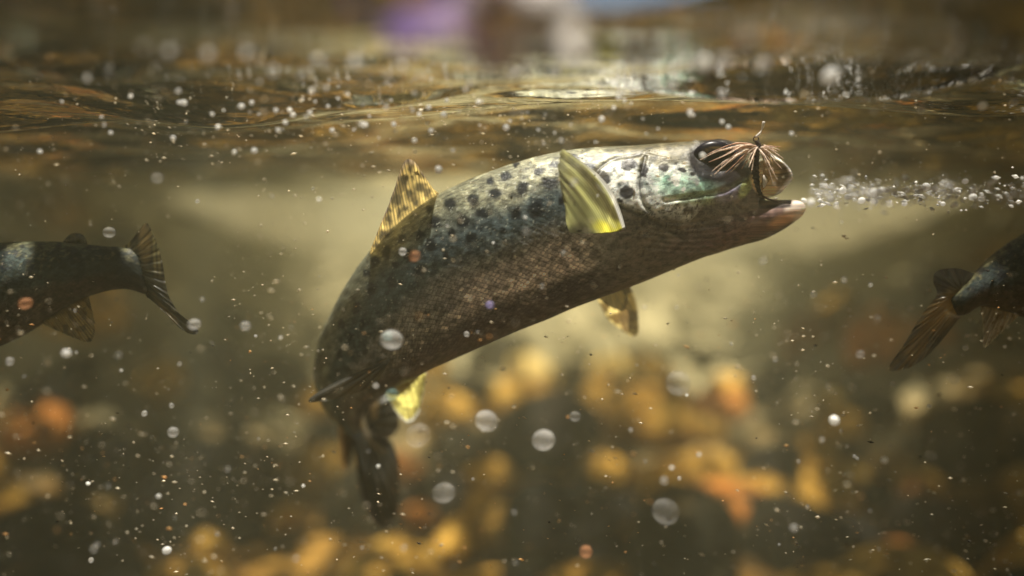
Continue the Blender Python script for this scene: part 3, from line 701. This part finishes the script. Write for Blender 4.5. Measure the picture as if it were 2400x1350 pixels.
# ------------------------------------------------------------------ the two other trout
def side_trout(label, stations, fins, tint, D0, cut):
    root = thing('trout', label, 'fish', tuple(P(stations[3][0], stations[3][1], D0)))
    def own(o): o.parent = root; o.location = -root.location; return o
    o = fused('body', [loft(stations, 160, 72)], .0013, 2); me = o.data; v = getv(me); px, py, D = unP(v)
    s_, q, hh = spine_coords(px, py, stations, 200)
    n = fbm(px/30, py/30, 71, 4); n2 = fbm(px/7, py/7, 72, 3); qq = q+.35*(n-.5)
    c = np.broadcast_to(np.array([.024, .036, .036]), v.shape).copy()
    c = mix(c, (.13, .13, .07), sm(qq, .74, .98)); c = mix(c, (.045, .034, .028), 1-sm(qq, -.35, .1)); c = mix(c, (.06, .045, .035), 1-sm(qq, -.85, -.5))
    c = c*(.55+.9*n2[:, None]); c = mix(c, (.012, .016, .022), sm(fbm(px/17, py/17, 75, 2), .60, .68)*sm(q, -.2, .2)*.85)
    c = c*np.array(tint)*(1-.55*sm(px, 200, 270)*(px < 400))[:, None]; c = mix(c, (.16, .15, .08), sm(fbm(px/6, py/6, 77, 2), .6, .75)*sm(q, .1, .6)*.6)  # sunlit tail base darkened in the colour, as painted shade
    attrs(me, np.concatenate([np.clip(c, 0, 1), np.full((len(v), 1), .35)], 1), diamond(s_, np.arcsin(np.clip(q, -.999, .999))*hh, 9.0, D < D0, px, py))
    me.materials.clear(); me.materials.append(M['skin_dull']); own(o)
    for (name, a, b, d0, d1, cf, mat, nr) in fins:
        own(fin(name, a, b, d0, d1, cf, mat, 80, 40, .004, .001, nr, 3))
    return root, own
def flatcol(base, dark, n=30, edge=None, a=.95, lo=.0):
    def f(u, t, px, py):
        c = np.zeros(px.shape+(4,)); c[..., :3] = base; c[..., 3] = a
        c[..., :3] = mix(c[..., :3], dark, sm(fbm(px/14, py/14, n, 3), .45, .62)*.8)
        if lo: c[..., :3] = mix(c[..., :3], dark, (1-sm(t, 0, lo)))
        if edge: c[..., :3] = mix(c[..., :3], edge, sm(t, .9, .99)*.8)
        return c
    return f
def ltail(u, t, px, py):
    c = flatcol((.10, .085, .04), (.035, .035, .028), 33, None, .97)(u, t, px, py)
    c[..., :3] = mix(c[..., :3], (.50, .36, .16), blot(px, py, 340, 570, 14, 42, 0, .5)*.9)
    for x in (292, 303, 362, 372): c[..., :3] = mix(c[..., :3], (.55, .48, .22), np.exp(-((px-x-.06*(py-600))/3)**2)*(1-sm(py, 610, 660))*.8)
    c[..., :3] = mix(c[..., :3], (.30, .22, .10), np.exp(-(segdist(px, py, [(360, 690), (385, 725), (412, 755)])/7)**2)*.8); return c
LEFT = [(-540, 700, -535, 730, .60, .004), (-470, 650, -455, 790, .60, .022), (-330, 600, -310, 850, .60, .036), (-180, 580, -165, 862, .60, .040), (-60, 571, -50, 830, .60, .038), (40, 567, 45, 788, .60, .034),
        (120, 566, 112, 745, .60, .029), (190, 571, 178, 706, .60, .024), (245, 577, 240, 684, .60, .018), (290, 580, 296, 678, .60, .012), (325, 592, 340, 690, .60, .008), (345, 625, 356, 692, .60, .004)]
side_trout('dark trout cut by the left edge, its tail twisted towards the big trout', LEFT, [
    ('tail_fin', [(286, 578), (300, 610), (320, 650), (345, 698)], [(316, 566), (328, 538), (343, 521), (357, 543), (372, 580), (384, 632), (392, 682), (412, 722), (434, 750), (462, 768), (465, 779), (446, 783), (420, 768), (388, 735), (350, 699)], [.60, .60], [.60, .585], ltail, M['fin_opaque'], 20),
    ('adipose_fin', [(146, 570), (170, 572), (203, 575)], [(148, 566), (160, 552), (176, 546), (195, 551), (205, 570)], [.60, .60], [.60, .60], flatcol((.16, .15, .10), (.06, .06, .05)), M['fin'], 3),
    ('anal_fin', [(95, 752), (140, 728), (180, 705), (208, 690)], [(105, 762), (150, 782), (195, 800), (217, 797), (222, 760), (214, 720), (208, 694)], [.60, .60], [.60, .60], flatcol((.40, .30, .10), (.10, .075, .03), 36, None, .85, .25), M['fin'], 14)],
    (1, 1, 1), .60, None)
def rtail(u, t, px, py):
    c = flatcol((.11, .075, .03), (.04, .032, .02), 38, None, .97)(u, t, px, py)
    c[..., :3] = mix(c[..., :3], (.50, .31, .08), blot(px, py, 2212, 730, 30, 55, .8, .6)*.9)
    c[..., :3] = mix(c[..., :3], (.34, .21, .06), blot(px, py, 2150, 810, 16, 42, .6, .6)*.8)
    c[..., :3] = mix(c[..., :3], (.05, .05, .05), (1-sm(py, 655, 690))*.9); return c
RIGHT = [(2226, 700, 2244, 740, .60, .004), (2245, 682, 2262, 738, .60, .009), (2280, 650, 2296, 718, .60, .014), (2335, 596, 2350, 728, .60, .022), (2400, 550, 2425, 750, .60, .030), (2500, 500, 2520, 770, .60, .036),
         (2620, 470, 2640, 770, .60, .038), (2740, 480, 2750, 720, .60, .032), (2830, 530, 2835, 660, .60, .020), (2880, 580, 2880, 610, .60, .004)]
side_trout('dark trout cut by the right edge, brown tail hanging down to the left', RIGHT, [
    ('tail_fin', [(2262, 672), (2240, 690), (2232, 712), (2240, 730), (2252, 744)], [(2284, 640), (2242, 628), (2196, 634), (2187, 660), (2196, 690), (2162, 735), (2122, 800), (2084, 860), (2108, 869), (2160, 846), (2208, 797), (2246, 748)], [.60, .60], [.60, .60], rtail, M['fin_opaque'], 22),
    ('anal_fin', [(2298, 712), (2330, 722), (2360, 728), (2392, 735)], [(2300, 726), (2304, 770), (2304, 808), (2311, 814), (2330, 795), (2358, 768), (2388, 740)], [.60, .60], [.60, .60], flatcol((.55, .48, .36), (.30, .22, .12), 39, (.8, .75, .6), .95, .12), M['fin'], 9)],
    (.9, .85, .8), .60, None)

# ------------------------------------------------------------------ the fly in the trout's mouth
def tube_mesh(paths, k=7):
    V = []; F = []
    for pts, rad in paths:
        pts = [Vector(tuple(p)) for p in pts]; b = len(V); n = len(pts)
        prev = None
        for i, p in enumerate(pts):
            d = (pts[min(i+1, n-1)]-pts[max(i-1, 0)]).normalized()
            a = (prev - d*prev.dot(d)).normalized() if prev is not None else d.orthogonal().normalized(); prev = a; c = d.cross(a)
            r = rad(i/(n-1)) if callable(rad) else rad
            for j in range(k): t = j/k*6.2832; V.append(tuple(p+(a*math.cos(t)+c*math.sin(t))*r))
        for i in range(n-1):
            for j in range(k): F.append((b+i*k+j, b+(i+1)*k+j, b+(i+1)*k+(j+1) % k, b+i*k+(j+1) % k))
        F.append(tuple(b+j for j in range(k))); F.append(tuple(b+(n-1)*k+j for j in range(k-1, -1, -1)))
    return V, F
def curve(pts, D, k=16):
    c = catmull([(a, b, d) for (a, b), d in zip(pts, D)], k); return P(c[:, 0], c[:, 1], c[:, 2])
def build_fly():
    DF = .562
    M['dubbing'] = m_plain('fly_dubbing', (.035, .018, .014), .7, scale=1500); M['fibre'] = m_plain('fly_hackle', (.95, .78, .64), .5, scale=900, trans=.35)
    M['fibre_dark'] = m_plain('fly_hackle_dark', (.70, .42, .28), .5, scale=900, trans=.3); M['wing'] = m_plain('fly_wing', (.62, .42, .20), .5, scale=700, trans=.4)
    M['steel'] = m_plain('hook_steel', (.06, .04, .05), .3, metal=.8); M['glint_leader'] = m_plain('fly_glint_leader', (.85, .78, .68), .5, scale=500)
    root = thing('fishing_fly', 'brown and cream feathered fishing fly hanging over the open mouth of the big trout', 'fishing fly', tuple(P(1778, 400, DF)))
    def put(name, paths, mat, k=7):
        V, F = tube_mesh(paths, k); V = np.array(V)-np.array(root.location); return mesh(name, V, F, mat, root)
    rg = random.Random(4)
    body = curve([(1776, 342), (1770, 362), (1769, 390), (1772, 415), (1776, 440), (1784, 458)], [DF]*6, 60)
    put('body', [(body, lambda t: .0021*(.65+.6*math.sin(math.pi*min(1, t*1.1+.12)))*(1+.22*math.sin(t*75)))], M['dubbing'], 14)
    fz = []
    for i in range(260):
        t = rg.random(); p = Vector(tuple(body[int(t*59)])); d = Vector((rg.gauss(0, 1), rg.gauss(0, 1), rg.gauss(0, .5))).normalized()*rg.uniform(.002, .0045)
        fz.append(([p, p+d*.6, p+d+Vector((0, 0, rg.gauss(0, .001)))], lambda t: .00011*(1-t*.7)))
    put('body_fuzz', fz, M['dubbing'], 3)
    put('wing', [(curve([(1784, 352), (1797, 372), (1800, 400), (1792, 428), (1785, 446)], [DF+.001, DF-.002, DF-.003, DF-.002, DF], 30), lambda t: .0030*math.sin(math.pi*(t*.86+.1))*(1+.1*math.sin(t*40)))], M['wing'], 12)
    put('floss_tag', [(curve([(1790, 410), (1793, 424), (1790, 440)], [DF-.004]*3, 14), lambda t: .0016*math.sin(math.pi*(t*.9+.05)))], M['glint_leader'], 10)  # white highlight beside the wing, made as a pale sliver
    put('head', [(curve([(1772, 330), (1777, 338), (1781, 346), (1784, 352)], [DF]*4, 16), lambda t: .0011+.0006*math.sin(math.pi*t)*(1+.2*math.sin(t*50)))], M['dubbing'], 12)
    ring = [P(1772+6*math.cos(a), 326+6*math.sin(a), DF) for a in np.linspace(0, 6.283, 20)]
    put('hook_eye', [(ring, .0004)], M['steel'])
    put('hook', [(curve([(1778, 352), (1776, 400), (1782, 450), (1800, 466), (1828, 472), (1852, 476)], [DF+.001, DF+.001, DF+.002, DF+.004, DF+.010, DF+.020], 40), .0007)], M['steel'])
    put('leader', [(curve([(1772, 322), (1781, 312), (1787, 300), (1790, 285)], [DF, DF, DF, DF], 14), lambda t: .0007*(1+.5*math.sin(t*9)))], M['glint_leader'])
    tips = [(1640, 375), (1650, 366), (1661, 380), (1668, 402), (1676, 396), (1684, 398), (1690, 388), (1673, 410), (1700, 405), (1712, 404), (1722, 392), (1738, 396), (1748, 384), (1712, 380), (1680, 372), (1700, 362), (1735, 372), (1755, 392),
            (1806, 352), (1822, 356), (1830, 344), (1836, 372), (1822, 422), (1815, 402), (1808, 380), (1828, 352), (1818, 372), (1812, 428), (1800, 396), (1832, 395), (1670, 357), (1755, 375), (1762, 400), (1728, 350)]
    for i, (tx, ty) in enumerate(tips):
        ox, oy = 1776+rg.uniform(-5, 6), 344+rg.uniform(-4, 8); L = math.hypot(tx-ox, ty-oy)
        dz = rg.uniform(-.022, .006)*(L/120); n = 26
        # fibres leave the shank, arch upward a little, then droop
        m1 = (ox+(tx-ox)*.35, oy+(ty-oy)*.35-L*rg.uniform(.06, .16)); m2 = (ox+(tx-ox)*.7, oy+(ty-oy)*.7-L*rg.uniform(.02, .10))
        c = curve([(ox, oy), m1, m2, (tx, ty)], [DF, DF+dz*.4, DF+dz*.8, DF+dz], n)
        ph = rg.random()*6; th = rg.uniform(.7, 1.2)
        put('hackle_fibre', [(c, lambda t, ph=ph, th=th: .00075*th*(1-.72*t)*(1+.22*math.sin(t*30+ph)))], M['fibre'] if rg.random() < .6 else M['fibre_dark'], 6)
build_fly()

# ------------------------------------------------------------------ air bubbles
bub = [m_bubble('bubble_faint', .10, .20), m_bubble('bubble_mid', .26, .46), m_bubble('bubble_bright', .95, 1.0, (1, .99, .97)),
       m_bubble('bubble_teal', .22, .5, (.45, .78, .80)), m_bubble('bubble_orange', .22, .4, (.85, .42, .22)), m_bubble('bubble_lilac', .35, .6, (.62, .55, .95))]
_bm = bmesh.new(); bmesh.ops.create_icosphere(_bm, subdivisions=4, radius=1)
_bme = bpy.data.meshes.new('air_bubble'); _bm.to_mesh(_bme); _bm.free(); _bme.polygons.foreach_set('use_smooth', [True]*len(_bme.polygons))
_bms = []
for m in bub:
    c = _bme.copy(); c.name = 'air_bubble'; c.materials.append(m); _bms.append(c)
def under(px, py, D):
    """nearest depth not above the water surface"""
    e = (460-py)/2000
    return D if e <= 0 else min(D, .93*SURF/e)
def bubble(px, py, r, kind, D, label, group):
    D = under(px, py, D)
    o = bpy.data.objects.new('air_bubble', _bms[kind]); COL.objects.link(o)
    o.location = tuple(P(px, py, D)); rr = r/FPX*D; o.scale = (rr*random.uniform(.95, 1.12), rr, rr*random.uniform(.80, 1.0)); o.rotation_euler = (0, random.uniform(-.6, .6), 0)
    tag(o, label, 'bubble', group); return o
own_labels = [
    (918, 796, 26, 1, 'large pale bubble on the rear flank of the big trout, holding a small teal one'),
    (908, 788, 11, 3, 'small teal bubble inside the outline of the large pale one on the rear flank'),
    (1140, 986, 26, 1, 'large pale bubble right of the anal fin, left one of two alike'),
    (1133, 1008, 4, 2, 'tiny bright bubble at the foot of the large pale one right of the anal fin'),
    (1274, 1031, 26, 1, 'large pale bubble below the belly, right one of two alike'),
    (1040, 1155, 27, 0, 'large faint brownish bubble right of the tail fin of the big trout'),
    (1590, 898, 28, 0, 'large very faint bubble under the head of the big trout'),
    (1560, 1199, 29, 0, 'large faint bubble low on the golden heap'),
    (980, 1020, 28, 0, 'large very faint greenish bubble beside the tail of the big trout'),
    (918, 925, 15, 3, 'greenish bubble at the root of the rear yellow fin'),
    (1373, 1293, 14, 4, 'orange bubble low at the bottom centre'),
    (455, 760, 14, 1, 'pale bubble touching the tail tip of the left trout'),
    (60, 711, 15, 4, 'reddish bubble over the belly of the left trout'),
    (972, 600, 13, 4, 'pinkish bubble over the middle back of the big trout'),
    (1148, 714, 9, 5, 'violet bubble over the scaly flank of the big trout'),
    (1565, 32, 24, 2, 'brightest large bubble at the top, overlapping a dimmer one'),
    (1537, 47, 21, 1, 'dimmer bubble overlapped by the brightest one at the top'),
    (2153, 120, 22, 2, 'bright white bubble alone under the surface at the upper right'),
    (1946, 177, 19, 2, 'bright white bubble above the open mouth, right of it'),
    (925, 92, 14, 2, 'bright bubble high above the dorsal fin'),
    (596, 353, 7, 2, 'small bright bubble left of the dorsal fin, well away from it'),
    (1212, 173, 11, 2, 'bright bubble above the middle back of the big trout'),
    (2303, 248, 11, 2, 'bright bubble near the right edge, under the surface'),
    (1028, 397, 8, 2, 'bright bubble just right of the dorsal fin tip'),
]
for px, py, r, k, lab in own_labels:
    bubble(px, py, r, k, .50 if py > 330 else .5, lab, 'air bubbles with a look of their own')
top = [(1757, 72, 21, 1), (2020, 100, 23, 1), (1347, 89, 17, 1), (1632, 112, 17, 1), (1649, 147, 15, 1), (1696, 137, 16, 1), (1786, 152, 16, 1), (1496, 145, 15, 1), (1339, 142, 13, 1), (1242, 157, 12, 1), (1107, 152, 11, 1), (1141, 166, 10, 1), (1082, 133, 14, 0), (1032, 134, 11, 1),
       (1298, 168, 13, 1), (1091, 120, 13, 0), (1088, 56, 14, 1), (1057, 53, 14, 0), (745, 140, 9, 2), (942, 155, 9, 2), (832, 145, 11, 1), (635, 54, 11, 1), (675, 64, 12, 1), (579, 124, 9, 2), (487, 128, 9, 2), (195, 40, 13, 1), (1574, 200, 11, 1), (1691, 216, 10, 1), (2377, 239, 10, 1), (2158, 258, 9, 1), (1614, 50, 20, 0),
       (1875, 72, 20, 0), (1536, 116, 16, 0), (1352, 30, 20, 0), (1480, 30, 22, 0), (1740, 40, 20, 0), (2155, 210, 10, 0), (2308, 157, 18, 0), (1410, 203, 9, 1), (1457, 219, 9, 1), (1617, 262, 8, 1), (1619, 268, 6, 2), (987, 178, 8, 1), (1070, 178, 6, 1), (640, 165, 12, 1), (708, 172, 10, 1), (395, 120, 8, 1), (337, 108, 8, 1), (583, 42, 8, 0), (490, 70, 12, 0)]
for px, py, r, k in top: bubble(px, py, r*(1.1 if py < 150 else 1.0), 2 if py < 150 and k else k, .5, 'round pale bubble floating just under the surface above the trout', 'bubbles under the surface at the top')
foam = [(1900, 475, 20), (1884, 470, 12), (1936, 452, 9), (1975, 447, 17), (1985, 460, 12), (2045, 450, 18), (2020, 470, 16), (2050, 472, 14), (2085, 478, 15), (2150, 440, 18), (2170, 438, 20), (2190, 441, 17), (2280, 462, 18), (2300, 466, 15), (2320, 430, 15), (2330, 445, 14), (2262, 425, 14), (2240, 480, 14), (2120, 478, 12), (1960, 478, 12), (2210, 478, 11), (2345, 470, 14)]
for px, py, r in foam: bubble(px, py, r*.5, 2 if random.random() < .75 else 1, random.uniform(.46, .60), 'pale bubble in the row of foam right of the mouth', 'row of foam bubbles right of the mouth')
for i in range(110):   # a string of small bubbles clinging under the rippled surface
    px = random.gauss(900, 520); py = random.gauss(262, 48)+.00003*(px-900)**2
    if not (0 < px < 2400 and 150 < py < 390): continue
    bubble(px, py, random.choice([3, 3.5, 4.5, 5.5, 7]), random.choice([2, 2, 2, 1]), .5, 'tiny bright bubble clinging under the rippled surface', 'tiny bubbles under the ripples')
for i in range(110):
    px = random.uniform(0, 2400); py = random.uniform(400, 1340)
    bubble(px, py, random.choice([3, 4, 4.5, 5, 6, 8, 11])*random.uniform(.8, 1.2), random.choice([0, 1, 1, 0, 2]), random.uniform(.47, .535), 'small bubble drifting in the murky water around the trout', 'small bubbles drifting in the open water')

# ------------------------------------------------------------------ floating flecks: countless, one object each kind
def flecks(name, n, mat, label, cat_r, xr, seed, dr=(.42, .68), pr=(-100, 2500), clump=True):
    rg = np.random.default_rng(seed); V = []; F = []
    base = np.array([(1, 0, 0), (-1, 0, 0), (0, 1, 0), (0, -1, 0), (0, 0, 1), (0, 0, -1)], float)
    fc = [(0, 2, 4), (2, 1, 4), (1, 3, 4), (3, 0, 4), (2, 0, 5), (1, 2, 5), (3, 1, 5), (0, 3, 5)]
    for i in range(n):
        px = rg.uniform(*pr); py = xr(rg); D = rg.uniform(*dr)
        if clump and rg.random() > 1.6*float(vnoise(np.array(px/210.), np.array(py/150.), 90+seed))**1.6: continue
        D = under(px, py, D)
        r = cat_r(rg)/FPX*D; c = P(px, py, D); b = len(V)
        sc = np.array([rg.uniform(.6, 2.6), rg.uniform(.6, 1.2), rg.uniform(.5, 1.0)]); a = rg.uniform(-.5, .3)
        q = base*sc*r; x = q[:, 0]*math.cos(a)-q[:, 2]*math.sin(a); z = q[:, 0]*math.sin(a)+q[:, 2]*math.cos(a)
        V += (np.stack([x, q[:, 1], z], -1)+c).tolist(); F += [(b+p, b+q2, b+r2) for p, q2, r2 in fc]
    o = mesh(name, V, F, mat, smooth=True); tag(o, label, 'silt', kind='stuff'); return o
M['fleck'] = m_plain('fleck_bright', (.90, .80, .62), .25, scale=200, trans=.4); M['fleck_white'] = m_plain('foam_white', (.97, .96, .94), .3, scale=200, trans=.5); M['fleck_gold'] = m_plain('fleck_gold', (.9, .55, .22), .3, scale=200, trans=.4); M['fleck_dark'] = m_plain('fleck_dark', (.03, .02, .015), .8, scale=200)
size = lambda lo, hi: (lambda rg: lo+(hi-lo)*rg.random()**5)
flecks('bright_silt', 5000, M['fleck'], 'countless tiny bright flecks of silt drifting through the water', size(1.2, 4.2), lambda rg: rg.uniform(330, 1350), 1)
flecks('surface_spray', 1900, M['fleck'], 'fine bright specks gathered below the rippled surface', size(1.2, 4.0), lambda rg: float(np.clip(rg.normal(270, 60), 60, 420)), 2)
flecks('golden_silt', 800, M['fleck_gold'], 'tiny golden flecks drifting low over the river bed', size(1.2, 4.6), lambda rg: rg.uniform(700, 1350), 3)
flecks('dark_silt', 500, M['fleck_dark'], 'tiny dark crumbs drifting in front of the pale water', size(.9, 4.0), lambda rg: rg.uniform(480, 1350), 4)




# ------------------------------------------------------------------ cloth added to stand in for the violet and white blur at the top
def build_cloth():
    t = NT('violet_cloth'); tc = t.n('TexCoord').outputs['Object']
    nz = t.n('TexNoise', None, Vector=tc, Scale=38.0, Detail=2.0).outputs[0]
    sx = t.n('SeparateXYZ', None, i0=tc).outputs[0]
    fx = t.math('MULTIPLY_ADD', nz, .7, t.math('MULTIPLY_ADD', sx, 8.0, .12))
    c = t.ramp(fx, [(.20, (.14, .09, .30)), (.40, (.42, .30, .62)), (.48, (.90, .74, .74)), (.60, (.97, .92, .90))])  # pinkish white highlight painted into the violet cloth colour
    b = t.n('MixShader', None, i0=.6, i1=t.n('BsdfDiffuse', None, Color=c).outputs[0], i2=t.n('BsdfTranslucent', None, Color=c).outputs[0]); m = t.surf(b.outputs[0])
    k, n = 90, 36; V = []; C0 = P(1110, 20, .262)
    for i in range(n):
        for j in range(k):
            u, v = j/(k-1)*2-1, i/(n-1)
            z = -.013+.036*v-.006*math.sin(2.3*u+.8)-.004*math.sin(9*u)*(1-v)
            V.append((u*.034*(1-.12*v)+.003*math.sin(6*v+3*u), -.016+.040*v+.005*math.sin(7*u+3*v)+.003*math.sin(15*u), z))
    o = mesh('cloth', V, grid_faces(n, k), m); o.location = tuple(C0)
    tag(o, 'cloth added to stand in for the violet and pinkish white blur at the very top', 'cloth')
build_cloth()

flecks('foam_glitter', 1500, M['fleck_white'], 'white glitter of fine foam in the bright row right of the mouth', lambda rg: 1.5+5.0*rg.random()**3, lambda rg: float(rg.normal(452, 9+16*rg.random())), 5, dr=(.42, .64), pr=(1900, 2450), clump=True)
